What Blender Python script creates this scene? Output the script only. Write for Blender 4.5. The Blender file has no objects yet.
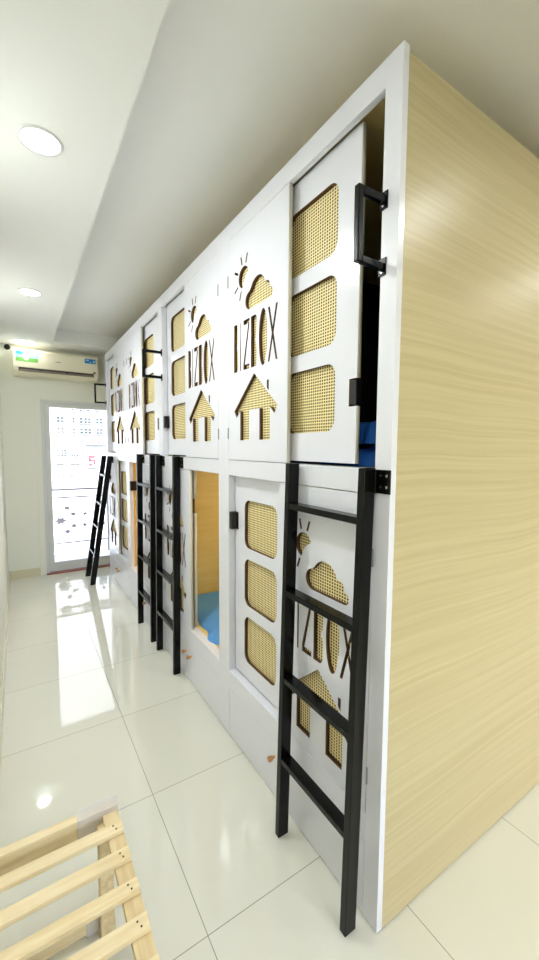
import bpy, bmesh, math, random
from mathutils import Vector, Matrix
random.seed(4)
C = bpy.context.scene.collection
R = math.radians

# ------------------------------------------------------------------ materials
def srgb(r, g, b):
    f = lambda v: (v/255/12.92) if v/255 <= .04045 else ((v/255+.055)/1.055)**2.4
    return (f(r), f(g), f(b), 1)

def mat(name, col, rough=.5, metal=0, spec=.5, coat=0, bump=0, bscale=60, trans=0, emit=None, estr=0, vary=0):
    m = bpy.data.materials.new(name); m.use_nodes = True
    nt = m.node_tree; p = nt.nodes['Principled BSDF']
    p.inputs['Base Color'].default_value = col
    p.inputs['Roughness'].default_value = rough
    p.inputs['Metallic'].default_value = metal
    p.inputs['Specular IOR Level'].default_value = spec
    p.inputs['Coat Weight'].default_value = coat
    p.inputs['Transmission Weight'].default_value = trans
    if emit:
        p.inputs['Emission Color'].default_value = emit
        p.inputs['Emission Strength'].default_value = estr
    tc = nt.nodes.new('ShaderNodeTexCoord')
    if vary:
        n = nt.nodes.new('ShaderNodeTexNoise'); n.inputs['Scale'].default_value = 3.0
        nt.links.new(tc.outputs['Object'], n.inputs['Vector'])
        mx = nt.nodes.new('ShaderNodeMix'); mx.data_type = 'RGBA'
        mx.inputs['A'].default_value = col
        mx.inputs['B'].default_value = tuple(c*(1-vary) for c in col[:3])+(1,)
        nt.links.new(n.outputs['Fac'], mx.inputs['Factor'])
        nt.links.new(mx.outputs['Result'], p.inputs['Base Color'])
    if bump:
        n = nt.nodes.new('ShaderNodeTexNoise'); n.inputs['Scale'].default_value = bscale
        n.inputs['Detail'].default_value = 4
        nt.links.new(tc.outputs['Object'], n.inputs['Vector'])
        b = nt.nodes.new('ShaderNodeBump'); b.inputs['Strength'].default_value = bump
        b.inputs['Distance'].default_value = .002
        nt.links.new(n.outputs['Fac'], b.inputs['Height'])
        nt.links.new(b.outputs['Normal'], p.inputs['Normal'])
    return m

def grain(name, c1, c2, stretch, rough, warp=.25, fine=.5, coat=0, spec=.5):
    """wood grain: noise stretched along one axis, over a slow warp"""
    m = bpy.data.materials.new(name); m.use_nodes = True
    nt = m.node_tree; N = nt.nodes.new; L = nt.links.new
    p = nt.nodes['Principled BSDF']; p.inputs['Roughness'].default_value = rough
    p.inputs['Coat Weight'].default_value = coat
    p.inputs['Specular IOR Level'].default_value = spec
    tc = N('ShaderNodeTexCoord')
    w = N('ShaderNodeTexNoise'); w.inputs['Scale'].default_value = 1.1; w.inputs['Detail'].default_value = 1.5
    L(tc.outputs['Object'], w.inputs['Vector'])
    s = N('ShaderNodeVectorMath'); s.operation = 'SCALE'; s.inputs['Scale'].default_value = warp
    L(w.outputs['Color'], s.inputs[0])
    a = N('ShaderNodeVectorMath'); a.operation = 'ADD'
    L(tc.outputs['Object'], a.inputs[0]); L(s.outputs[0], a.inputs[1])
    mp = N('ShaderNodeMapping'); mp.inputs['Scale'].default_value = stretch
    L(a.outputs[0], mp.inputs['Vector'])
    n = N('ShaderNodeTexNoise'); n.inputs['Scale'].default_value = 1; n.inputs['Detail'].default_value = 5
    n.inputs['Roughness'].default_value = fine
    L(mp.outputs[0], n.inputs['Vector'])
    r = N('ShaderNodeValToRGB')
    r.color_ramp.elements[0].position = .30; r.color_ramp.elements[0].color = c1
    r.color_ramp.elements[1].position = .66; r.color_ramp.elements[1].color = c2
    L(n.outputs['Fac'], r.inputs['Fac']); L(r.outputs['Color'], p.inputs['Base Color'])
    return m

def tile_floor():
    m = bpy.data.materials.new('polished_floor_tile'); m.use_nodes = True
    nt = m.node_tree; N = nt.nodes.new; L = nt.links.new
    p = nt.nodes['Principled BSDF']
    tc = N('ShaderNodeTexCoord')
    mp = N('ShaderNodeMapping'); mp.inputs['Location'].default_value = (-.449, -.4475, 0)
    L(tc.outputs['Object'], mp.inputs['Vector'])
    b = N('ShaderNodeTexBrick'); b.offset = 0; b.squash = 1
    b.inputs['Scale'].default_value = 1
    b.inputs['Brick Width'].default_value = .6; b.inputs['Row Height'].default_value = .6
    b.inputs['Mortar Size'].default_value = .0016; b.inputs['Mortar Smooth'].default_value = .1
    b.inputs['Color1'].default_value = srgb(229, 228, 215); b.inputs['Color2'].default_value = srgb(226, 225, 212)
    b.inputs['Mortar'].default_value = srgb(150, 148, 138)
    L(mp.outputs[0], b.inputs['Vector'])
    n = N('ShaderNodeTexNoise'); n.inputs['Scale'].default_value = 2.2; n.inputs['Detail'].default_value = 6
    L(tc.outputs['Object'], n.inputs['Vector'])
    mx = N('ShaderNodeMix'); mx.data_type = 'RGBA'; mx.blend_type = 'MULTIPLY'
    mx.inputs['Factor'].default_value = .35
    rr = N('ShaderNodeValToRGB'); rr.color_ramp.elements[0].color = (.86, .86, .84, 1); rr.color_ramp.elements[1].color = (1, 1, 1, 1)
    L(n.outputs['Fac'], rr.inputs['Fac'])
    L(b.outputs['Color'], mx.inputs['A']); L(rr.outputs['Color'], mx.inputs['B'])
    L(mx.outputs['Result'], p.inputs['Base Color'])
    rm = N('ShaderNodeMapRange'); rm.inputs['To Min'].default_value = .035; rm.inputs['To Max'].default_value = .6
    L(b.outputs['Fac'], rm.inputs['Value']); L(rm.outputs[0], p.inputs['Roughness'])
    p.inputs['Specular IOR Level'].default_value = .8
    return m

def rattan():
    """woven cane: cream strands with small square holes on a lattice"""
    m = bpy.data.materials.new('woven_cane'); m.use_nodes = True
    nt = m.node_tree; N = nt.nodes.new; L = nt.links.new
    p = nt.nodes['Principled BSDF']; p.inputs['Roughness'].default_value = .55
    tc = N('ShaderNodeTexCoord'); sp = N('ShaderNodeSeparateXYZ'); L(tc.outputs['Object'], sp.inputs[0])
    def cell(out, pitch):
        d = N('ShaderNodeMath'); d.operation = 'DIVIDE'; d.inputs[1].default_value = pitch; L(out, d.inputs[0])
        f = N('ShaderNodeMath'); f.operation = 'FRACT'; L(d.outputs[0], f.inputs[0])
        s = N('ShaderNodeMath'); s.operation = 'SUBTRACT'; s.inputs[1].default_value = .5; L(f.outputs[0], s.inputs[0])
        a = N('ShaderNodeMath'); a.operation = 'ABSOLUTE'; L(s.outputs[0], a.inputs[0])
        return a.outputs[0]
    a = cell(sp.outputs['Y'], .0128); b = cell(sp.outputs['Z'], .0112)
    pa = N('ShaderNodeMath'); pa.operation = 'POWER'; pa.inputs[1].default_value = 3; L(a, pa.inputs[0])
    pb = N('ShaderNodeMath'); pb.operation = 'POWER'; pb.inputs[1].default_value = 3; L(b, pb.inputs[0])
    ad = N('ShaderNodeMath'); L(pa.outputs[0], ad.inputs[0]); L(pb.outputs[0], ad.inputs[1])
    mr = N('ShaderNodeMapRange'); mr.inputs['From Min'].default_value = .022; mr.inputs['From Max'].default_value = .038
    L(ad.outputs[0], mr.inputs['Value'])
    n = N('ShaderNodeTexNoise'); n.inputs['Scale'].default_value = 25; L(tc.outputs['Object'], n.inputs['Vector'])
    st = N('ShaderNodeMix'); st.data_type = 'RGBA'
    st.inputs['A'].default_value = srgb(250, 234, 178); st.inputs['B'].default_value = srgb(242, 222, 156)
    L(n.outputs['Fac'], st.inputs['Factor'])
    mx = N('ShaderNodeMix'); mx.data_type = 'RGBA'
    mx.inputs['A'].default_value = srgb(74, 52, 22)
    L(mr.outputs[0], mx.inputs['Factor']); L(st.outputs['Result'], mx.inputs['B'])
    L(mx.outputs['Result'], p.inputs['Base Color'])
    bp = N('ShaderNodeBump'); bp.inputs['Strength'].default_value = .4; bp.inputs['Distance'].default_value = .002
    L(mr.outputs[0], bp.inputs['Height']); L(bp.outputs['Normal'], p.inputs['Normal'])
    return m

M = dict(
    white=mat('white_laminate', srgb(232, 233, 242), .22, bump=.03, bscale=25, spec=.5),
    edge=mat('cream_edge_banding', srgb(226, 222, 205), .4),
    mdf=mat('raw_brown_board_edge', srgb(92, 62, 32), .8, bump=.2, bscale=300),
    cane=rattan(),
    oak=grain('pale_oak_laminate', srgb(187, 172, 128), srgb(201, 188, 146), (.9, 1, 75), .36, warp=.07, fine=.6),
    inner=grain('ochre_wood_board', srgb(228, 200, 124), srgb(238, 212, 142), (2, 2, 40), .45, warp=.1),
    black=mat('black_painted_steel', srgb(6, 7, 6), .25, spec=.22, bump=.05, bscale=200),
    blackpl=mat('black_plastic', srgb(18, 18, 20), .35),
    steel=mat('bright_steel', srgb(200, 198, 190), .25, metal=1),
    pine=grain('raw_pine', srgb(222, 198, 150), srgb(240, 222, 182), (6, 60, 60), .6, warp=.05),
    pine2=grain('raw_pine_long', srgb(214, 188, 138), srgb(234, 214, 172), (60, 6, 60), .6, warp=.05),
    film=mat('clear_plastic_film', srgb(235, 238, 245), .12, trans=.0),
    wall=mat('cream_wall_paint', srgb(234, 235, 224), .7, bump=.05, bscale=90),
    ceil=mat('white_ceiling_paint', srgb(240, 241, 240), .75, bump=.04, bscale=90),
    base=mat('cream_baseboard_tile', srgb(214, 208, 178), .3),
    floor=tile_floor(),
    alu=mat('white_aluminium', srgb(214, 217, 216), .35),
    red=mat('red_granite_sill', srgb(160, 84, 66), .3, bump=.1, vary=.3),
    acw=mat('ivory_plastic', srgb(238, 232, 205), .35),
    dark=mat('dark_slot', srgb(40, 34, 28), .6),
    dgrey=mat('grey_slot_vane', srgb(120, 108, 92), .5),
    blue=mat('deep_blue_cotton', srgb(20, 92, 176), .8, bump=.5, bscale=40),
    sky=mat('light_blue_cotton', srgb(92, 158, 226), .75, bump=.5, bscale=30),
    knob=grain('turned_wood_knob', srgb(176, 120, 70), srgb(205, 150, 98), (60, 60, 200), .5),
    iron=mat('grey_painted_iron', srgb(120, 112, 116), .6),
    ironr=mat('ochre_painted_iron', srgb(190, 150, 110), .6),
    deck=mat('pale_balcony_tile', srgb(205, 200, 196), .5, vary=.1),
    facade=mat('white_render_facade', srgb(165, 168, 172), .9, vary=.03),
    pane=mat('grey_blue_window', srgb(60, 70, 74), .6, spec=.1),
    sred=mat('red_sign_paint', srgb(120, 44, 56), .7),
    spink=mat('pink_sign_paint', srgb(98, 44, 52), .7),
    stkb=mat('sticker_blue', srgb(20, 120, 190), .4), stkl=mat('sticker_light_blue', srgb(150, 205, 235), .4),
    stkg=mat('sticker_green', srgb(110, 176, 70), .4), stkw=mat('sticker_white', srgb(240, 242, 245), .4),
    shade=mat('dark_brown_shade', srgb(44, 36, 30), .6),  # dark colour stands in for shade in the upper compartments
    warm=mat('fill_lamp_diffuser', (1, .9, .7, 1), .5, emit=(1, .83, .58, 1), estr=4),  # glow of the added fill lamps
    lamp=mat('lit_diffuser', (1, 1, 1, 1), .5, emit=(1, .98, .94, 1), estr=9),
    gpl=mat('grey_plastic', srgb(150, 152, 156), .4),
    scr=mat('dark_grey_screen', srgb(48, 52, 58), .25),
)
def film_mat():
    m = bpy.data.materials.new('clear_wrap'); m.use_nodes = True
    nt = m.node_tree; N = nt.nodes.new; L = nt.links.new
    out = nt.nodes['Material Output']; p = nt.nodes['Principled BSDF']
    p.inputs['Base Color'].default_value = srgb(225, 228, 240); p.inputs['Roughness'].default_value = .15
    t = N('ShaderNodeBsdfTransparent'); mx = N('ShaderNodeMixShader'); mx.inputs[0].default_value = .42
    L(t.outputs[0], mx.inputs[1]); L(p.outputs[0], mx.inputs[2]); L(mx.outputs[0], out.inputs['Surface'])
    return m
M['film'] = film_mat()
def glass_mat():
    m = bpy.data.materials.new('clear_door_glass'); m.use_nodes = True
    nt = m.node_tree; N = nt.nodes.new; L = nt.links.new
    out = nt.nodes['Material Output']; nt.nodes.remove(nt.nodes['Principled BSDF'])
    t = N('ShaderNodeBsdfTransparent'); t.inputs[0].default_value = (.97, .98, .98, 1)
    g = N('ShaderNodeBsdfGlossy'); g.inputs['Roughness'].default_value = .02
    f = N('ShaderNodeFresnel'); f.inputs[0].default_value = 1.45
    mx = N('ShaderNodeMixShader'); L(f.outputs[0], mx.inputs[0])
    L(t.outputs[0], mx.inputs[1]); L(g.outputs[0], mx.inputs[2]); L(mx.outputs[0], out.inputs['Surface'])
    return m
M['glass'] = glass_mat()

# ------------------------------------------------------------------ mesh helpers
def box(bm, x0, x1, y0, y1, z0, z1):
    r = bmesh.ops.create_cube(bm, size=1)
    for v in r['verts']:
        v.co = Vector(((x0+x1)/2+v.co.x*(x1-x0), (y0+y1)/2+v.co.y*(y1-y0), (z0+z1)/2+v.co.z*(z1-z0)))
    return r['verts']

def bar(bm, p, q, a, b, up=(0, 1, 0)):
    """rectangular bar from p to q: a wide across, b wide along `up`"""
    p, q = Vector(p), Vector(q); d = (q-p).normalized()
    u = Vector(up); u = (u-d*u.dot(d)).normalized(); s = d.cross(u)
    vs = []
    for c in (p, q):
        for i, j in ((-1, -1), (1, -1), (1, 1), (-1, 1)):
            vs.append(bm.verts.new(c+s*(a/2*i)+u*(b/2*j)))
    for f in ((0, 1, 2, 3), (7, 6, 5, 4), (0, 4, 5, 1), (1, 5, 6, 2), (2, 6, 7, 3), (3, 7, 4, 0)):
        bm.faces.new([vs[k] for k in f])

def tube(bm, pts, r, seg=8, closed=False):
    pts = [Vector(p) for p in pts]; rings = []; n = len(pts)
    for i, p in enumerate(pts):
        a = pts[i-1] if (i > 0 or closed) else p
        b = pts[(i+1) % n] if (i < n-1 or closed) else p
        d = (b-a).normalized()
        ref = Vector((0, 1, 0)) if abs(d.y) < .9 else Vector((1, 0, 0))
        u = d.cross(ref).normalized(); w = d.cross(u)
        rings.append([bm.verts.new(p+(u*math.cos(2*math.pi*k/seg)+w*math.sin(2*math.pi*k/seg))*r) for k in range(seg)])
    for i in range(n if closed else n-1):
        a, b = rings[i], rings[(i+1) % n]
        for k in range(seg):
            bm.faces.new((a[k], a[(k+1) % seg], b[(k+1) % seg], b[k]))
    if not closed:
        bm.faces.new(rings[0][::-1]); bm.faces.new(rings[-1])

def cyl(bm, c, axis, r, h, seg=32, r2=None):
    res = bmesh.ops.create_cone(bm, cap_ends=True, segments=seg, radius1=r, radius2=r if r2 is None else r2, depth=h)
    q = Vector((0, 0, 1)).rotation_difference(Vector(axis))
    for v in res['verts']:
        v.co = q @ v.co + Vector(c)
    return res['verts']

def obj(name, bm, m, parent=None, bevel=0, smooth=False, kind=None, label=None):
    me = bpy.data.meshes.new(name)
    bmesh.ops.recalc_face_normals(bm, faces=bm.faces)
    bm.to_mesh(me); bm.free()
    for x in (m if isinstance(m, (list, tuple)) else [m]):
        me.materials.append(x)
    if smooth:
        for p in me.polygons: p.use_smooth = True
    o = bpy.data.objects.new(name, me); C.objects.link(o)
    if parent:
        o.parent = parent
        # meshes are written in world coordinates: bring them into the parent's frame
        off = Vector((0, 0, 0)); q = parent
        while q: off += q.location; q = q.parent
        me.transform(Matrix.Translation(-off))
        me.update()
    if bevel:
        b = o.modifiers.new('bevel', 'BEVEL'); b.width = bevel; b.segments = 2; b.limit_method = 'ANGLE'
    if kind: o['kind'] = kind
    if label: o['label'] = label
    return o

def thing(name, label, cat, loc, group=None):
    o = bpy.data.objects.new(name, None); C.objects.link(o); o.location = loc
    o.empty_display_size = .1
    o['label'] = label; o['category'] = cat
    if group: o['group'] = group
    return o

def tag(o, label, cat, group=None):
    o['label'] = label; o['category'] = cat
    if group: o['group'] = group
    return o

def B(name, m, parent, *boxes, bevel=0, **k):
    bm = bmesh.new()
    for b in boxes: box(bm, *b)
    return obj(name, bm, m, parent, bevel=bevel, **k)

def copy_child(src, parent, dy=0):
    c = src.copy(); C.objects.link(c); c.parent = parent; c.location = src.location+Vector((0, dy, 0)) if dy else src.location
    return c

# ------------------------------------------------------------------ room shell
XL, YF, ZL, ZH = -.133, 5.35, 2.66, 2.80          # left wall, far wall, low ceiling, tray ceiling
XR, YB = 3.30, -2.6
TX, TY0, TY1 = .368, .45, 4.93                     # raised tray in the ceiling
def S(name, m, *boxes, **k): return B(name, m, None, *boxes, kind='structure', **k)
S('floor', M['floor'], (XL-.15, XR+.15, YB-.15, YF+.01, -.12, 0))
S('wall_left', M['wall'], (XL-.15, XL, YB-.15, YF+.15, 0, ZH+.1))
S('wall_right', M['wall'], (XR, XR+.15, YB-.15, YF+.15, 0, ZH+.1))
WX0, WX1, WZ0, WZ1 = .35, 2.55, .85, 2.35          # unseen window behind the viewer, added for fill daylight
S('wall_back', M['wall'], (XL, WX0, YB-.15, YB, 0, ZH+.1), (WX1, XR, YB-.15, YB, 0, ZH+.1), (WX0, WX1, YB-.15, YB, 0, WZ0), (WX0, WX1, YB-.15, YB, WZ1, ZH+.1))
win = bpy.data.objects.new('fill_window_1', None); C.objects.link(win); win.location = ((WX0+WX1)/2, YB-.07, WZ0); win['kind'] = 'structure'
wm = (WX0+WX1)/2
B('fill_window_frame', M['alu'], win, (WX0, WX0+.05, YB-.10, YB-.04, WZ0, WZ1), (WX1-.05, WX1, YB-.10, YB-.04, WZ0, WZ1), (wm-.03, wm+.03, YB-.10, YB-.04, WZ0, WZ1),
  (WX0+.05, wm-.03, YB-.10, YB-.04, WZ0, WZ0+.05), (wm+.03, WX1-.05, YB-.10, YB-.04, WZ0, WZ0+.05), (WX0+.05, wm-.03, YB-.10, YB-.04, WZ1-.05, WZ1), (wm+.03, WX1-.05, YB-.10, YB-.04, WZ1-.05, WZ1))
for a_, b_ in ((WX0+.05, wm-.03), (wm+.03, WX1-.05)): B('glass_pane', M['glass'], win, (a_-.01, b_+.01, YB-.073, YB-.067, WZ0+.045, WZ1-.045))
DX0, DX1, DZ = .245, 1.27, 2.075                    # door opening in the far wall
S('wall_far', M['wall'], (XL, DX0, YF, YF+.15, 0, ZH+.1), (DX1, XR, YF, YF+.15, 0, ZH+.1), (DX0, DX1, YF, YF+.15, DZ, ZH+.1))
S('ceiling', M['ceil'], (XL, TX, YB, YF, ZL, ZH), (TX, XR, TY1, YF, ZL, ZH), (TX, XR, YB, TY0, ZL, ZH), (XL, XR, YB, YF, ZH, ZH+.1))
S('trim_1', M['wall'], (DX0-.06, DX0, YF-.016, YF+.001, 0, DZ+.06), (DX1, DX1+.06, YF-.016, YF+.001, 0, DZ+.06), (DX0, DX1, YF-.016, YF+.001, DZ, DZ+.06), bevel=.002)
S('baseboard_far', M['base'], (XL+.01, DX0-.061, YF-.011, YF+.001, 0, .10), bevel=.002)
S('baseboard_left', M['base'], (XL-.001, XL+.010, YB, YF-.001, 0, .10), bevel=.002)
S('trim_2', M['red'], (DX0, DX1, YF-.035, YF+.16, 0, .014))

# balcony door: white aluminium leaf with one tall pane
door = bpy.data.objects.new('door_1', None); C.objects.link(door); door.location = (.75, YF+.05, 0); door['kind'] = 'structure'
B('door_frame', M['alu'], door, (DX0, DX0+.035, YF+.0, YF+.09, .014, DZ), (DX1-.035, DX1, YF+.0, YF+.09, .014, DZ), (DX0+.035, DX1-.035, YF+.0, YF+.09, DZ-.03, DZ), bevel=.003)
lx0, lx1 = DX0+.037, DX1-.037
B('door_leaf', M['alu'], door, (lx0, lx0+.055, YF+.02, YF+.065, .02, DZ-.032), (lx1-.055, lx1, YF+.02, YF+.065, .02, DZ-.032),
  (lx0+.055, lx1-.055, YF+.02, YF+.065, .02, .13), (lx0+.055, lx1-.055, YF+.02, YF+.065, 1.995, DZ-.032), bevel=.003)
B('glass_pane', M['glass'], door, (lx0+.05, lx1-.05, YF+.04, YF+.046, .125, 2.0))
bm = bmesh.new(); tube(bm, [(lx1-.025, YF+.02, 1.05), (lx1-.025, YF-.03, 1.05), (lx1-.13, YF-.03, 1.05)], .009)
obj('door_handle', bm, M['steel'], door, smooth=True)

# ------------------------------------------------------------------ ceiling downlights
def downlight(x, y, label, power, group):
    t = thing('recessed_downlight', label, 'ceiling light', (x, y, ZL), group)
    bm = bmesh.new()
    n = 48; ro, ri = .078, .064
    prof = [(ro, 0), (ro-.003, -.006), (ri+.003, -.006), (ri, -.001)]
    rings = [[bm.verts.new((x+r_*math.cos(2*math.pi*k/n), y+r_*math.sin(2*math.pi*k/n), ZL+dz)) for k in range(n)] for r_, dz in prof]
    for a, b in zip(rings, rings[1:]):
        for k in range(n): bm.faces.new((a[k], a[(k+1) % n], b[(k+1) % n], b[k]))
    obj('trim_ring', bm, M['alu'], t, smooth=True)
    bm = bmesh.new(); cyl(bm, (x, y, ZL-.001), (0, 0, 1), .0642, .003, 48)
    obj('diffuser', bm, M['lamp'], t)
    l = bpy.data.lights.new('lamp', 'AREA'); l.shape = 'DISK'; l.size = .126; l.energy = power; l.color = (.95, .985, 1)
    lo = bpy.data.objects.new('lamp', l); C.objects.link(lo); lo.parent = t; lo.location = (0, 0, -.008)
    return t
PW = 5.6
g = 'recessed ceiling downlights'
downlight(.115, 1.78, 'round lit downlight in the aisle ceiling nearest the viewer, large in view', PW, g)
downlight(.122, 3.48, 'second round lit downlight along the aisle ceiling, smaller and farther off', PW, g)
downlight(.115, 5.10, 'farthest round lit downlight, just above the left end of the air conditioner', PW*.16, g)
downlight(.12, .08, 'round lit downlight in the aisle ceiling above the viewer, out of frame', PW*.6, g)
downlight(1.68, .18, 'round lit downlight before the oak end panel, seen as glare on it', PW*.28, g)
downlight(3.02, .11, 'round lit downlight near the right wall, glare at the oak panel edge', PW*.28, g)
downlight(1.6, -1.5, 'round lit downlight in the rear part of the room behind the viewer', PW*.5, g)

# ------------------------------------------------------------------ capsule bunk columns
D = .898                      # front plane of the cabinets
PT = .017                     # panel thickness
XB = 2.95                     # back of the cabinets
SF = .934                     # front plane of the sliding doors
ZM0, ZM1, ZS, ZT, ZHD = 1.392, 1.468, .362, 2.60, 2.524

def arcp(cx, cy, rx, ry, a0, a1, n):
    return [(cx+rx*math.cos(R(a0+(a1-a0)*i/n)), cy+ry*math.sin(R(a0+(a1-a0)*i/n))) for i in range(n+1)]
def rrect(u0, u1, v0, v1, r, n=6):
    return arcp(u1-r, v1-r, r, r, 0, 90, n)+arcp(u0+r, v1-r, r, r, 90, 180, n)+arcp(u0+r, v0+r, r, r, 180, 270, n)+arcp(u1-r, v0+r, r, r, 270, 360, n)
def stroke(p, q, w):
    dx, dy = q[0]-p[0], q[1]-p[1]; l = math.hypot(dx, dy); nx, ny = -dy/l*w/2, dx/l*w/2
    return [(p[0]+nx, p[1]+ny), (q[0]+nx, q[1]+ny), (q[0]-nx, q[1]-ny), (p[0]-nx, p[1]-ny)]

# the cut-out motif; u runs along y (to the viewer's left), v is height; origin = apex of the roof
def motif():
    S_ = []
    a = (0, 0)
    # sun: a disc bitten by the cloud's round halo, with five rays
    cx, cy, r = .097, .443, .047
    hx, hy, hr = .034, .385, .074
    sun = []
    n = 72
    disc = [(cx+r*math.cos(2*math.pi*i/n), cy+r*math.sin(2*math.pi*i/n)) for i in range(n)]
    keep = [math.hypot(x-hx, y-hy) > hr for x, y in disc]
    k0 = next(i for i in range(n) if keep[i] and not keep[i-1])
    arc = []
    i = k0
    while keep[i % n]: arc.append(disc[i % n]); i += 1
    a1 = math.atan2(arc[-1][1]-hy, arc[-1][0]-hx); a0 = math.atan2(arc[0][1]-hy, arc[0][0]-hx)
    da = a0-a1
    while da > math.pi: da -= 2*math.pi
    while da < -math.pi: da += 2*math.pi
    bite = [(hx+hr*math.cos(a1+da*q/12), hy+hr*math.sin(a1+da*q/12)) for q in range(1, 12)]
    S_.append(arc+bite)
    for ang in (110, 75, 28, -28, -68):
        c_, s_ = math.cos(R(ang)), math.sin(R(ang))
        S_.append(stroke((cx+c_*.060, cy+s_*.060), (cx+c_*.100, cy+s_*.100), .0105))
    # cloud: flat base, small bumps on the right, tall bump in the middle, round bump on the left
    cl = arcp(.128, .300, .026, .026, -90, 88, 8)
    cl += arcp(.098, .338, .030, .028, -22, 78, 7)
    cl += arcp(.018, .352, .070, .070, 12, 150, 14)
    cl += arcp(-.058, .322, .044, .048, 92, 270, 14)
    cl = [(-(-.080+(x+.102)*.898), .2865+(y-.274)*.818) for x, y in cl]
    S_.append(cl)
    return S_
def letters():
    S_ = []
    v0, v1 = .028, .250
    def X(u): return u
    # letters run from +u (left in view) to -u
    def bshape(ul, ur):
        m_ = (v0+v1)/2
        pts = [(ul, v0), (ul, v1), (ur+.012, v1)]
        pts += [(ur+.002, v1-.014), (ur, v1-.05), (ur+.003, m_+.018), (ur+.012, m_), (ur+.001, m_-.02), (ur-.002, v0+.05), (ur, v0+.014), (ur+.012, v0)]
        return pts
    S_.append(bshape(.192, .150))
    S_.append([(.130, v0), (.130, v1), (.121, v1), (.121, v0)])
    S_.append([(.098, v0), (.098, v0+.028), (.054, v1-.022), (.098, v1-.022), (.098, v1), (.042, v1), (.042, v1-.024), (.084, v0+.022), (.042, v0+.022), (.042, v0)])
    S_.append(bshape(.029, -.023))
    S_.append(arcp(-.074, (v0+v1)/2+.001, .034, (v1-v0)/2+.008, 0, 345, 26))
    w = .0065; c = (-.150, (v0+v1)/2); top, bot = v1, v0
    l, r = -.120, -.180
    cx, cy = c; k = w; m_ = w*((top-bot)/(l-r))
    S_.append([(l+w, top), (cx+k, cy), (l+w, bot), (l-w, bot), (cx, cy-m_), (r+w, bot), (r-w, bot), (cx-k, cy), (r-w, top), (r+w, top), (cx, cy+m_), (l-w, top)])
    return S_
def house():
    return [[(0, 0), (.187, -.155), (.165, -.188), (.128, -.158), (.128, -.295), (.043, -.295), (.043, -.158), (-.048, -.158), (-.048, -.295), (-.133, -.295), (-.133, -.158),
             (-.166, -.188), (-.190, -.155)],
            [(-.108, -.078), (-.122, -.090), (-.122, -.045), (-.108, -.045)]]
MOTIF = motif()+letters()+house()

def cut_panel(name, outer, holes, x0, parent, thick=PT, edge_mdf_outer=False, notch=None, m_front=None):
    cu = bpy.data.curves.new('c', 'CURVE'); cu.dimensions = '2D'; cu.fill_mode = 'BOTH'; cu.extrude = thick/2
    for pts in [outer]+holes:
        sp = cu.splines.new('POLY'); sp.points.add(len(pts)-1)
        for i, p in enumerate(pts): sp.points[i].co = (p[0], p[1], 0, 1)
        sp.use_cyclic_u = True
    co = bpy.data.objects.new('c', cu); C.objects.link(co)
    bpy.context.view_layer.update()
    me = bpy.data.meshes.new_from_object(co.evaluated_get(bpy.context.evaluated_depsgraph_get()))
    bpy.data.objects.remove(co); bpy.data.curves.remove(cu)
    bm = bmesh.new(); bm.from_mesh(me); bpy.data.meshes.remove(me)
    bmesh.ops.remove_doubles(bm, verts=bm.verts, dist=1e-5)
    u0, u1 = min(p[0] for p in outer), max(p[0] for p in outer); v0, v1 = min(p[1] for p in outer), max(p[1] for p in outer)
    for v in bm.verts: v.co = Vector((x0+thick/2+v.co.z, v.co.x, v.co.y))
    bm.normal_update()
    for f in bm.faces:
        f.material_index = 0
        if abs(f.normal.x) < .5:
            c = f.calc_center_median()
            on_outer = min(abs(c.y-u0), abs(c.y-u1)) < 1e-3 or min(abs(c.z-v0), abs(c.z-v1)) < 1e-3
            f.material_index = 2 if on_outer else 1
    return obj(name, bm, [M['white'], M['mdf'], M['edge']], parent)

def logo_panel(col, y0, y1, z0, z1, apex_y, apex_z, hinge_y=None, swap=1):
    holes = [[(apex_y+u, apex_z+v) for u, v in h] for h in MOTIF]
    p = cut_panel('motif_panel', [(y0, z0), (y1, z0), (y1, z1), (y0, z1)], holes, D, col)
    B('cane_backing', M['cane'], p, (D+PT, D+PT+.003, y0+.01, y1-.01, z0+.01, z1-.01))
    if hinge_y:
        for hz in (z0+.13, z1-.19):
            bm = bmesh.new(); cyl(bm, (D-.001, hinge_y, hz), (0, 0, 1), .0032, .055, 10)
            obj('hinge', bm, M['gpl'], p, smooth=True)
    return p

def slider(col, y0, y1, z0, z1, wy, wz, notch_side=None, lock_z=None, latch=True):
    """sliding door with three rounded cane windows; notch_side -1 near edge, +1 far edge"""
    h = .236
    holes = [rrect(wy, wy+.288, z, z+h, .042) for z in wz]
    if notch_side == -1:
        outer = [(y0, z0), (y1, z0), (y1, z1), (y0, z1), (y0, lock_z+.045), (y0+.035, lock_z+.045), (y0+.035, lock_z-.045), (y0, lock_z-.045)]
    elif notch_side == 1:
        outer = [(y0, z0), (y1, z0), (y1, lock_z-.045), (y1-.035, lock_z-.045), (y1-.035, lock_z+.045), (y1, lock_z+.045), (y1, z1), (y0, z1)]
    else:
        outer = [(y0, z0), (y1, z0), (y1, z1), (y0, z1)]
    p = cut_panel('sliding_door', outer, holes, SF, col)
    B('cane_backing', M['cane'], p, (SF+PT, SF+PT+.003, wy-.03, wy+.318, wz[0]-.03, wz[2]+h+.03))
    if notch_side and latch:
        e = y0 if notch_side == -1 else y1
        a, b = sorted((e-notch_side*.004, e-notch_side*.031))
        B('latch_case', M['blackpl'], p, (SF+.002, SF+PT+.012, a, b, lock_z-.040, lock_z+.040), bevel=.002)
    return p

UW, LW = (1.588, 1.888, 2.188), (.457, .750, 1.040)
LZU, LZL = 1.712, 1.160

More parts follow.
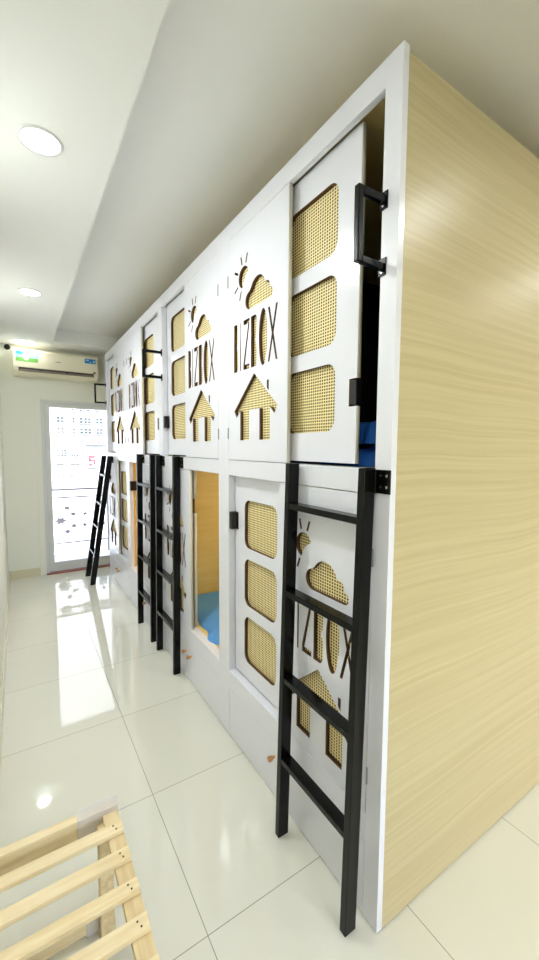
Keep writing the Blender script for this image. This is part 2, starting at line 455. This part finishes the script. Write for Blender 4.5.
def capsule_column(spec):
    lo, hi, a, b = spec['lo'], spec['hi'], spec['a'], spec['b']
    col = thing('capsule_bunk_bed', spec['label'], 'bunk bed', (D+1.0, (lo+hi)/2, 0), 'capsule bunk beds')
    F = .022
    # front frame: posts, header, middle rail, sill, all one white joinery frame split into its boards
    for (p0, p1) in ((lo, a), (b, hi)):
        B('post', M['white'], col, (D, D+F+(.002 if spec.get('near_end') and p0 == lo else .016), p0, p1, .006, ZT), bevel=.0012)
    B('header_rail', M['white'], col, (D, D+F, a, b, ZHD, ZT), bevel=.0012)
    B('middle_rail', M['white'], col, (D, D+F+.03, a, b, ZM0, ZM1), bevel=.0012)
    B('sill_rail', M['white'], col, (D, D+F+.03, a, b, .262, ZS), bevel=.0012)
    B('toe_board', M['white'], col, (D+.003, D+F, a, b, .006, .045), bevel=.001)
    mid = (a+b)/2
    for s in (-1, 1):
        y0, y1 = (a+.002, mid-.0015) if s < 0 else (mid+.0015, b-.002)
        d = B('locker_door', M['white'], col, (D+.001, D+.019, y0, y1, .047, .259), bevel=.001)
        bm = bmesh.new(); ky = mid+s*.045
        cyl(bm, (D-.006, ky, .186), (-1, 0, 0), .006, .014, 16)
        cyl(bm, (D-.021, ky, .186), (-1, 0, 0), .0100, .018, 20, .0125)
        obj('knob', bm, M['knob'], d, bevel=.001, smooth=False)
    # carcass boards
    near_end = spec.get('near_end')
    if near_end:
        B('side_panel', M['oak'], col, (D+.0245, XB, lo+.0005, lo+.018, .006, ZT-.016),
          label='pale oak laminate end panel with wavy grain')
    else:
        B('side_panel', M['inner'], col, (D+.0385, XB, lo+.0005, lo+.018, 0, ZT-.016))
    B('side_panel', M['inner'] if not spec.get('far_end') else M['oak'], col, (D+.0385, XB, hi-.018, hi-.0005, 0, ZT-.016))
    y0, y1 = lo+.0185, hi-.0185
    B('back_panel', M['inner'], col, (XB-.018, XB, y0, y1, .05, ZT-.02))
    B('top_board', M['inner'], col, (D+.0385, XB-.019, y0, y1, ZT-.036, ZT-.018))
    B('upper_deck', M['inner'], col, (D+.053, XB-.019, y0, y1, 1.445, 1.465))
    B('lower_ceiling', M['inner'], col, (D+.053, XB-.019, y0, y1, 1.395, 1.412))
    B('lower_deck', M['inner'], col, (D+.053, XB-.019, y0, y1, .335, .358))
    B('upper_shade_sheets', M['shade'], col, (D+.08, XB-.02, y0, y0+.006, 1.466, ZT-.037), (D+.08, XB-.02, y1-.006, y1, 1.466, ZT-.037), (XB-.026, XB-.020, y0+.006, y1-.006, 1.466, ZT-.037))  # added dark sheets: shade of the upper interior put into colour
    for args in spec['logo']: logo_panel(col, *args)
    for args in spec['slide']: slider(col, *args)
    return col

z0u, z1u, z0l, z1l = ZM1+.003, ZHD-.002, ZS+.003, ZM0-.003
su0, su1, sl0, sl1 = ZM1+.011, 2.531, ZS+.010, ZM0+.02
P = 2.12
def odd(dy, lo, hi, label, near=False, lower_open=False, **k):
    sl = [(.945+dy, 1.43+dy, su0, su1, 1.050+dy, UW, -1, LZU)]
    if lower_open: sl.append((.86+dy, 1.345+dy, sl0, sl1, .955+dy, LW, 1, LZL))
    else: sl.append((1.305+dy, 1.79+dy, sl0, sl1, 1.403+dy, LW, 1, LZL))
    return dict(lo=lo, hi=hi, a=.825+dy, b=1.795+dy, label=label, near_end=near,
        logo=[(1.285+dy, 1.793+dy, z0u, z1u, 1.543+dy, 1.860, 1.797+dy), (.827+dy, 1.335+dy, z0l, z1l, 1.071+dy, .723, .823+dy)],
        slide=sl, **k)
def even(dy, lo, hi, label, lower_open=False, **k):
    sl = [(2.36+dy, 2.845+dy-(.02 if dy else 0), su0, su1, 2.468+dy, UW, 1, LZU)]
    if lower_open: sl.append((2.352+dy, 2.832+dy, sl0, sl1, 2.45+dy, LW, -1, LZL, False))
    else: sl.append((1.93+dy, 2.415+dy, sl0, sl1, 2.035+dy, LW, -1, LZL))
    return dict(lo=lo, hi=hi, a=1.912+dy, b=(2.85+dy if dy == 0 else 4.945), label=label,
        logo=[(1.914+dy, 2.395+dy, z0u, z1u, 2.144+dy, 1.860, 1.910+dy), (2.335+dy, 2.848+dy-(.025 if dy else 0), z0l, z1l, 2.60+dy, .723, 2.852+dy-(.025 if dy else 0))],
        slide=sl, **k)
c1 = capsule_column(odd(0, .765, 1.8535, 'white two-tier capsule bunk nearest the viewer, pale oak end panel, upper door ajar', near=True))
c2 = capsule_column(even(0, 1.8535, 2.8975, 'second white capsule bunk from the viewer, lower door open on light blue bedding', lower_open=True))
c3 = capsule_column(odd(P, 2.8975, 3.975, 'third white capsule bunk from the viewer, behind the third ladder, lower door slid open', lower_open=True))
c4 = capsule_column(even(P, 3.975, 5.00, 'farthest white capsule bunk, standing next to the balcony door', far_end=True))

# square grab handles bolted to the posts beside each upper door
def grab(col, y, zlo=2.045, zhi=2.250, out=.118):
    t = .0185
    bm = bmesh.new()
    xo = D-out
    bar(bm, (xo, y, zlo-t/2), (xo, y, zhi+t/2), t, t)
    bar(bm, (xo+t/2, y, zhi), (D-.004, y, zhi), t, t)
    bar(bm, (xo+t/2, y, zlo), (D-.004, y, zlo), t, t)
    h = obj('grab_handle', bm, M['black'], col, bevel=.0025, label='black steel grab handle')
    for z in (zlo, zhi): B('mounting_plate', M['black'], h, (D-.004, D, y-.014, y+.014, z-.024, z+.024), bevel=.001)
    for z in (zlo, zhi):
        bm = bmesh.new(); cyl(bm, (D-.005, y, z-.015), (1, 0, 0), .004, .003, 12)
        obj('screw', bm, M['steel'], h)
b3 = 1.795+P
B('latch_case', M['blackpl'], c1, (D+.003, D+.035, 1.768, 1.7945, 1.118, 1.205), bevel=.002)
B('latch_case', M['blackpl'], c2, (D+.003, D+.035, 2.824, 2.8495, 1.668, 1.755), bevel=.002)
grab(c1, .817, 2.043, 2.223, .098)
grab(c2, 2.858, 2.030, 2.205, .130)
grab(c3, 2.925, 2.05, 2.245) if False else None
B('latch_case', M['blackpl'], c3, (D+.004, D+.075, b3-.022, b3-.0005, 1.115, 1.205), bevel=.002)
B('strike_plate', M['alu'], c2, (D+.008, D+.030, 1.9122, 1.920, 1.10, 1.22), bevel=.002)
grab(c4, 4.962)

# ------------------------------------------------------------------ inside the open compartments
def cloth(name, x0, x1, y0, y1, base, amp, m, label, cat, seed, thick=.02, fall=.03, nx=46, ny=40, f=9, group=None):
    rnd = random.Random(seed); ph = [rnd.uniform(0, 6.28) for _ in range(8)]
    bm = bmesh.new(); top = {}; bot = {}
    for i in range(nx+1):
        for j in range(ny+1):
            u, v = i/nx, j/ny
            e = min(u, 1-u, v, 1-v)
            wob = .02*math.sin(v*13+ph[0])+.012*math.sin(v*29+ph[1])
            x = x0+(x1-x0)*u+(wob if u < .2 else 0)*(1-u*5 if u < .2 else 0)
            y = y0+(y1-y0)*v
            h = .5+.22*math.sin(f*x+ph[2]+3*math.sin(4*y+ph[3]))+.18*math.sin(f*1.6*y+ph[4]+2*math.sin(5*x+ph[5]))+.1*math.sin(31*x+17*y+ph[6])
            k = min(1, e/.12); k = math.sqrt(max(0, 1-(1-k)**2))
            z = base+.003+(thick+amp*h)*k
            top[i, j] = bm.verts.new((x, y, z)); bot[i, j] = bm.verts.new((x, y, base+.001))
    for i in range(nx):
        for j in range(ny):
            bm.faces.new((top[i, j], top[i+1, j], top[i+1, j+1], top[i, j+1]))
            bm.faces.new((bot[i, j], bot[i, j+1], bot[i+1, j+1], bot[i+1, j]))
    for i in range(nx):
        bm.faces.new((top[i, 0], bot[i, 0], bot[i+1, 0], top[i+1, 0])); bm.faces.new((top[i, ny], top[i+1, ny], bot[i+1, ny], bot[i, ny]))
    for j in range(ny):
        bm.faces.new((top[0, j], top[0, j+1], bot[0, j+1], bot[0, j])); bm.faces.new((top[nx, j], bot[nx, j], bot[nx, j+1], top[nx, j+1]))
    return tag(obj(name, bm, m, smooth=True), label, cat, group)
cloth('bed_sheet', D+.07, XB-.1, 1.90, 2.86, .359, .030, M['sky'], 'light blue bedding spread in the open lower compartment of the second bunk', 'bedding', 3, thick=.012)
cloth('quilt', D+.13, XB-.5, .83, 1.80, 1.466, .10, M['blue'], 'deep blue quilt in the nearest upper compartment, seen through the ajar door', 'bedding', 8, thick=.03)
cloth('pillow', D+.14, D+.55, .86, 1.40, 1.545, .05, M['blue'], 'deep blue pillow on top of the quilt behind the ajar upper door', 'pillow', 12, thick=.05, f=4)
t = thing('wall_screen', 'small dark grey screen on the far side inside the ajar upper compartment', 'screen', (D+.45, 1.80, 1.95))
B('screen_panel', M['scr'], t, (D+.28, D+.72, 1.795, 1.812, 1.75, 2.05), bevel=.004)
B('screen_bezel', M['blackpl'], t, (D+.27, D+.73, 1.812, 1.834, 1.74, 2.06), bevel=.004)

# unseen fill lamps added to brighten the two open lower compartments
for yc_, lb in ((2.40, 'added unseen fill lamp under the ceiling of the open compartment with light blue bedding'), (3.45, 'added unseen fill lamp under the ceiling of the open lower compartment in the third bunk')):
    t = thing('added_fill_lamp', lb, 'lamp', (D+1.1, yc_, 1.395), 'added fill lamps inside the lower compartments')
    bm = bmesh.new(); cyl(bm, (D+1.1, yc_, 1.3855), (0, 0, 1), .05, .018, 28, .044); obj('fill_lamp_body', bm, M['acw'], t, bevel=.002)
    bm = bmesh.new(); cyl(bm, (D+1.1, yc_, 1.375), (0, 0, 1), .040, .004, 28); obj('diffuser', bm, M['warm'], t)
    l = bpy.data.lights.new('lamp', 'POINT'); l.shadow_soft_size = .04; l.energy = 4.0; l.color = (1, .97, .90)
    lo = bpy.data.objects.new('lamp', l); C.objects.link(lo); lo.parent = t; lo.location = (0, 0, -.07)

# ------------------------------------------------------------------ ladders
def ladder(y0, y1, xf, xt, label, zt=1.472, dep=.046, w=.026, bracket_near=.05, both=True, zr=(1.325, .995, .655, .330)):
    """two rectangular rails from the floor (x=xf) to the middle rail (x=xt), four flat treads"""
    t = thing('bunk_ladder', label, 'ladder', (xf, (y0+y1)/2, 0), 'black ladders against the bunks')
    X = lambda z: xf+(xt-xf)*z/zt
    for y in (y0, y1):
        bm = bmesh.new()
        vs = []
        for z in (0, zt):
            for dx, dy in ((-dep/2, -w/2), (dep/2, -w/2), (dep/2, w/2), (-dep/2, w/2)):
                vs.append(bm.verts.new((X(z)+dx, y+dy, z)))
        for f in ((3, 2, 1, 0), (4, 5, 6, 7), (0, 1, 5, 4), (1, 2, 6, 5), (2, 3, 7, 6), (3, 0, 4, 7)): bm.faces.new([vs[k] for k in f])
        obj('rail', bm, M['black'], t, bevel=.002)
        if bracket_near and (both or y == y0):
            bk = B('bracket', M['black'], t, (D-.004, D, y-w/2-bracket_near, y+w/2, zt-.075, zt-.005), (X(zt)+dep/2-.006, D-.003, y-w/2-.004, y-w/2, zt-.075, zt-.005), bevel=.001)
            for dy, dz in ((-.018, -.022), (-.042, -.022), (-.018, -.055), (-.042, -.055)):
                bm = bmesh.new(); cyl(bm, (D-.005, y-w/2+dy*bracket_near/.055, zt+dz), (1, 0, 0), .0045, .003, 12)
                obj('screw', bm, M['steel'], bk)
    for z in zr:
        B('tread', M['black'], t, (X(z)-dep/2+.001, X(z)+dep/2-.001, y0+w/2, y1-w/2, z-.022, z), bevel=.002)
    return t
ladder(.826, 1.200, .832, .866, 'black steel ladder nearest the viewer, against the first bunk', bracket_near=.05, both=False)
ladder(2.503, 2.883, .858, .872, 'black steel ladder left of the opening with blue bedding, second from the viewer', bracket_near=.05, zr=(1.245, .935, .630, .315))
ladder(3.033, 3.423, .856, .872, 'black steel ladder third from the viewer, just beyond the ladder by the blue bedding', bracket_near=.05, zr=(1.235, .926, .618, .308))
ladder(4.680, 5.035, .655, .870, 'black steel ladder farthest off, leaning out in front of the balcony door', zt=1.43, dep=.056, w=.032, bracket_near=.03, both=False, zr=(1.22, .90, .64, .34))

# ------------------------------------------------------------------ air conditioner
t = thing('air_conditioner', 'ivory split air conditioner mounted high on the far wall above the balcony door', 'air conditioner', (.42, YF, 2.32))
ax0, ax1 = -.006, .846
prof = [(YF-.002, 2.60), (YF-.12, 2.60), (YF-.185, 2.59), (YF-.205, 2.565), (YF-.208, 2.47), (YF-.205, 2.40), (YF-.195, 2.36), (YF-.165, 2.33), (YF-.12, 2.315), (YF-.002, 2.315)]
bm = bmesh.new()
ra = [bm.verts.new((ax0, y, z)) for y, z in prof]; rb = [bm.verts.new((ax1, y, z)) for y, z in prof]
n = len(prof)
for i in range(n): bm.faces.new((ra[i], ra[(i+1) % n], rb[(i+1) % n], rb[i]))
bm.faces.new(ra[::-1]); bm.faces.new(rb)
obj('body', bm, M['acw'], t, bevel=.005)
fy = YF-.2085
sl = B('outlet_slot', M['dark'], t, (.045, .800, fy-.0025, fy+.012, 2.352, 2.392), bevel=.002)
B('outlet_vane', M['dgrey'], sl, (.050, .795, fy-.006, fy-.001, 2.352, 2.372), bevel=.001)
B('vane_clip', M['blackpl'], sl, (.24, .275, fy-.008, fy-.001, 2.368, 2.388), (.50, .53, fy-.008, fy-.001, 2.366, 2.386))
B('display_window', M['blackpl'], t, (.795, .82, fy-.002, fy+.005, 2.395, 2.412))
B('nameplate', M['gpl'], t, (.40, .455, fy-.001, fy+.004, 2.478, 2.486))
def disc_bm(c, rx, rz, seg=24, y=0, th=.0006):
    bm = bmesh.new()
    a = [bm.verts.new((c[0]+rx*math.cos(2*math.pi*k/seg), y-th, c[1]+rz*math.sin(2*math.pi*k/seg))) for k in range(seg)]
    b = [bm.verts.new((v.co.x, y, v.co.z)) for v in a]
    bm.faces.new(a); bm.faces.new(b[::-1])
    for k in range(seg): bm.faces.new((a[k], b[k], b[(k+1) % seg], a[(k+1) % seg]))
    return bm
st = B('energy_sticker', M['stkl'], t, (.022, .232, fy-.001, fy+.006, 2.455, 2.566))
B('green_field', M['stkg'], st, (.023, .231, fy-.0018, fy-.0009, 2.456, 2.496))
obj('blue_badge', disc_bm((.060, 2.545), .032, .018, y=fy-.0012), M['stkb'], st)
obj('white_figure', disc_bm((.120, 2.505), .026, .036, y=fy-.0019), M['stkw'], st)
obj('white_figure', disc_bm((.185, 2.532), .030, .012, y=fy-.0012), M['stkw'], st)
st = B('feature_sticker', M['stkb'], t, (.705, .822, fy-.001, fy+.006, 2.508, 2.560))
B('sticker_text', M['stkl'], st, (.715, .750, fy-.0018, fy-.0009, 2.532, 2.552), (.758, .775, fy-.0018, fy-.0009, 2.514, 2.530), (.79, .818, fy-.0018, fy-.0009, 2.516, 2.546))
bm = bmesh.new(); bmesh.ops.create_uvsphere(bm, u_segments=20, v_segments=12, radius=.030)
for v in bm.verts: v.co = Vector((v.co.x-.052, v.co.y*.7+YF-.012, v.co.z+2.628))
tag(obj('pipe_hole_cap', bm, M['blackpl'], smooth=True), 'small round black cap in the wall corner left of the air conditioner', 'wall fitting')

# ------------------------------------------------------------------ slatted pine bench frame, lower left
t = thing('slatted_bench', 'unfinished pine slatted frame on the floor at lower left, its corners wrapped in clear plastic', 'bench', (.05, .7, 0))
bx0, bx1, by0, by1, bh = -.131, .226, -.15, 1.27, .40
yy = 1.146; k = 0
while yy > by0+.02:
    w = .036 if k % 2 == 0 else .038
    s_ = B('slat', M['pine'], t, (bx0+.002, bx1-.001, yy, yy+w, bh-.014, bh), bevel=.0015)
    for dy in (.011, .025):
        bm = bmesh.new(); cyl(bm, (bx1-.020-(.006 if dy > .02 else 0), yy+dy, bh+.0004), (0, 0, 1), .0024, .0012, 8)
        obj('nail', bm, M['mdf'], s_)
    yy -= .0945; k += 1
for x0_, x1_ in ((bx1-.044, bx1), (bx0, bx0+.030)):
    B('side_rail', M['pine2'], t, (x0_, x1_, by0, by1-.030, bh-.036, bh-.0145), bevel=.0015)
B('end_rail', M['pine'], t, (bx0, bx1, by1-.028, by1, bh-.075, bh), bevel=.0015)
B('end_rail', M['pine'], t, (bx0, bx1, by0-.028, by0, bh-.075, bh), bevel=.0015)
for yl in (by1-.070, by0+.002):
    for x0_, x1_ in ((bx1-.062, bx1-.022), (bx0+.002, bx0+.030)):
        B('leg', M['pine2'], t, (x0_, x1_, yl, yl+.040, 0, bh-.0365), bevel=.0015)
B('stretcher', M['pine'], t, (bx0+.01, bx1-.02, by1-.029, by1-.007, .012, .062), bevel=.0015)
B('stretcher', M['pine'], t, (bx0+.01, bx1-.02, by0-.026, by0+.001, .012, .062), bevel=.0015)
B('plastic_wrap', M['film'], t, (bx1-.115, bx1+.003, by1-.033, by1+.004, bh-.080, bh+.003), label='clear plastic corner wrap')
B('plastic_wrap', M['film'], t, (bx1-.10, bx1-.016, by1-.033, by1-.003, .006, .067), label='clear plastic foot wrap')

# ------------------------------------------------------------------ balcony and the building across the street
S('balcony_deck', M['deck'], (-1.2, 3.4, YF+.15, 6.42, -.2, -.03))
t = thing('balcony_railing', 'grey wrought iron balcony railing with scrolls and round leaves beyond the glass door', 'railing', (.9, 6.3, -.03))
RX0, RX1, RY = -1.0, 3.2, 6.3
for z, rr in ((.925, .016), (.812, .012), (.155, .012)):
    bm = bmesh.new(); bar(bm, (RX0, RY, z), (RX1, RY, z), rr*1.6, rr*2); obj('rail', bm, M['iron'], t)
for x in (RX0, .36, 1.12, 2.1, RX1):
    bm = bmesh.new(); bar(bm, (x, RY, -.03), (x, RY, .925), .022, .022); obj('post', bm, M['iron'], t)
x = .40
while x < 1.25:
    bm = bmesh.new()
    pts = []
    for i in range(26):
        a = i/25*math.pi*2.6; r_ = .040*(1-i/34)
        pts.append((x+.05+r_*math.cos(a), RY, .868+r_*math.sin(a)))
    tube(bm, pts, .0045, 6)
    tube(bm, [(x+.09, RY, .868), (x+.12, RY, .835), (x+.15, RY, .835)], .0045, 6)
    obj('scroll', bm, M['iron'], t, smooth=True); x += .155
blobs = [(.572, .658, .035), (.652, .564, .035), (.806, .558, .030), (.485, .477, .062), (.655, .394, .035), (.801, .392, .030), (.572, .314, .035), (1.063, .392, .030), (1.04, .60, .030)]
for bx, bz, br in blobs:
    bm = bmesh.new()
    lob = 6
    seg = 48
    for sgn in (1,):
        a = [bm.verts.new((bx+br*(1+.22*math.cos(lob*2*math.pi*q/seg))*math.cos(2*math.pi*q/seg), RY-.006, bz+br*.75*(1+.22*math.cos(lob*2*math.pi*q/seg))*math.sin(2*math.pi*q/seg))) for q in range(seg)]
        b = [bm.verts.new((v.co.x, RY+.006, v.co.z)) for v in a]
        bm.faces.new(a); bm.faces.new(b[::-1])
        for q in range(seg): bm.faces.new((a[q], b[q], b[(q+1) % seg], a[(q+1) % seg]))
    obj('leaf_rosette', bm, M['iron'], t)
stems = [[(.485, .477), (.60, .50), (.72, .47), (.86, .46)], [(.572, .658), (.60, .60), (.652, .564), (.70, .50)], [(.572, .314), (.62, .35), (.655, .394), (.70, .46)], [(.806, .558), (.78, .50), (.801, .392)],
         [(1.04, .60), (1.0, .5), (1.063, .392)]]
for s_ in stems:
    bm = bmesh.new(); tube(bm, [(x, RY, z) for x, z in s_], .005, 6); obj('stem', bm, M['iron'], t, smooth=True)
for cx_, cz_, r0 in ((.49, .33, .085), (.60, .24, .055), (.72, .24, .05)):
    bm = bmesh.new()
    tube(bm, [(cx_+r0*(1-i/40)*math.cos(i/30*9), RY, cz_+r0*(1-i/40)*math.sin(i/30*9)) for i in range(31)], .006, 6)
    obj('scroll', bm, M['ironr'], t, smooth=True, label='ochre painted scroll')
for a, b in ((.80, 1.10),):
    bm = bmesh.new(); bar(bm, (a, RY, .235), (b, RY, .235), .008, .008); obj('rail', bm, M['iron'], t)

BY = 22.0
t = thing('apartment_building', 'white sunlit apartment block across the street, faint windows, seen through the balcony door', 'building', (4, BY+3, -12))
B('wall', M['facade'], t, (-9, 17, BY, BY+8, -12, 14))
def window(x, z, w, h, nx=2, nz=2):
    fr = B('window', M['pane'], t, (x-w/2, x+w/2, BY-.05, BY+.0, z-h/2, z+h/2))
    bx = []
    for i in range(nx+1):
        xx = x-w/2+w*i/nx; bx.append((xx-.012, xx+.012, BY-.09, BY-.045, z-h/2, z+h/2))
    for i in range(nz+1):
        zz = z-h/2+h*i/nz; bx.append((x-w/2, x+w/2, BY-.09, BY-.045, zz-.012, zz+.012))
    B('glazing_bars', M['facade'], fr, *bx)
for z in (2.86, 2.33):
    for x, w, nx in ((1.83, .34, 2), (2.42, .12, 1), (2.76, .18, 1), (3.05, .34, 2), (3.60, .34, 2)):
        window(x, z, w, .30, nx, 2)
for x in (2.40, 2.76, 3.1, 3.5): window(x, 3.36, .14, .12, 1, 1)
window(2.76, 1.76, .10, .26, 1, 2); window(1.86, 1.24, .42, .34, 3, 3); window(2.42, 1.12, .36, .14, 3, 1); window(2.76, 1.25, .10, .26, 1, 2)
# balcony outlines lower down
for x0_, x1_ in ((1.62, 1.92), (2.22, 2.62)):
    B('balcony_frame', M['pane'], t, (x0_, x0_+.03, BY-.06, BY, .12, .72), (x1_-.03, x1_, BY-.06, BY, .12, .72), (x0_, x1_, BY-.06, BY, .69, .72), (x0_, x0_+.1, BY-.06, BY, .10, .14))
window(1.84, -.25, .34, .08, 2, 1)
for z in (4.3, 5.5, 6.8):
    for x in (1.8, 2.8, 3.6, 4.8, 6.0): window(x, z, .4, .4, 2, 2)
for x in (4.5, 5.4, 6.3):
    for z in (2.86, 2.33, 1.2, .4): window(x, z, .36, .32, 2, 2)
# the two faded red signs on the facade
t2 = thing('street_sign', 'long faded pink sign strip high on the building across the street', 'sign', (3.38, BY-.15, 1.81))
B('backing_board', M['facade'], t2, (2.88, 3.95, BY-.16, BY-.10, 1.66, 1.94))
bxs = []; x = 2.92
rnd = random.Random(5)
while x < 3.88:
    w = rnd.choice((.03, .045, .06)); h = rnd.choice((.05, .07, .09))
    bxs.append((x, x+w, BY-.18, BY-.155, 1.80-h/2, 1.80+h/2)); x += w+.02
bxs.append((2.92, 3.90, BY-.175, BY-.157, 1.790, 1.808))
B('faded_marks', M['spink'], t2, *bxs)
t2 = thing('shop_sign', 'square red angular sign on the building across the street, below the pink strip', 'sign', (3.18, BY-.15, .84))
B('backing_board', M['facade'], t2, (2.92, 3.46, BY-.16, BY-.10, .52, 1.16))
B('red_symbol', M['sred'], t2, (3.02, 3.34, BY-.19, BY-.155, 1.00, 1.10), (3.02, 3.12, BY-.19, BY-.155, .80, 1.00), (3.10, 3.36, BY-.19, BY-.155, .84, .93), (3.26, 3.36, BY-.19, BY-.155, .66, .84), (3.04, 3.20, BY-.19, BY-.155, .60, .72))

# ------------------------------------------------------------------ daylight
w = bpy.data.worlds.new('sky'); bpy.context.scene.world = w; w.use_nodes = True
bg = w.node_tree.nodes['Background']
st_ = w.node_tree.nodes.new('ShaderNodeTexSky'); st_.sky_type = 'NISHITA'; st_.sun_disc = False
st_.sun_elevation = R(48); st_.sun_rotation = R(200); st_.air_density = 1.0; st_.dust_density = 3.0
w.node_tree.links.new(st_.outputs[0], bg.inputs['Color']); bg.inputs['Strength'].default_value = .7
sun = bpy.data.lights.new('sun', 'SUN'); sun.energy = 10.5; sun.angle = R(1); sun.color = (.96, .985, 1)
so = bpy.data.objects.new('sun', sun); C.objects.link(so)
so.rotation_euler = Vector((-.15, -.62, .76)).to_track_quat('Z', 'Y').to_euler()   # from behind the house, high: lights the block opposite

for nm, loc, sx, sz, ry in (('door_portal', ((DX0+DX1)/2, YF+.14, DZ/2), DX1-DX0, DZ, -1), ('fill_window_portal', ((WX0+WX1)/2, YB-.14, (WZ0+WZ1)/2), WX1-WX0, WZ1-WZ0, 1)):
    l = bpy.data.lights.new(nm, 'AREA'); l.shape = 'RECTANGLE'; l.size = sx; l.size_y = sz; l.cycles.is_portal = True
    o = bpy.data.objects.new(nm, l); C.objects.link(o); o.location = loc
    o.rotation_euler = Vector((0, -ry, 0)).to_track_quat('Z', 'Y').to_euler()

# ------------------------------------------------------------------ camera
f, yaw, pitch, roll = 395.466, R(32.4956), R(4.55389), R(.3706)
Fw = Vector((math.sin(yaw)*math.cos(pitch), math.cos(yaw)*math.cos(pitch), -math.sin(pitch)))
Rt = Vector((math.cos(yaw), -math.sin(yaw), 0)); Up = Rt.cross(Fw)
R2 = Rt*math.cos(roll)+Up*math.sin(roll); U2 = -Rt*math.sin(roll)+Up*math.cos(roll)
cd = bpy.data.cameras.new('camera'); cam = bpy.data.objects.new('camera', cd); C.objects.link(cam)
cd.sensor_fit = 'HORIZONTAL'; cd.sensor_width = 36; cd.lens = f/539*36; cd.clip_start = .02; cd.clip_end = 200
m = Matrix((R2, U2, -Fw)).transposed().to_4x4(); m.translation = Vector((0, 0, 1.527))
cam.matrix_world = m
sc = bpy.context.scene; sc.camera = cam
sc.view_settings.view_transform = 'Standard'; sc.view_settings.look = 'None'
sc.view_settings.exposure = 1.07; sc.view_settings.gamma = 1; sc.view_settings.use_curve_mapping = False
sc.cycles.max_bounces = 10; sc.cycles.diffuse_bounces = 6; sc.cycles.transparent_max_bounces = 12
sc.cycles.sample_clamp_indirect = 6
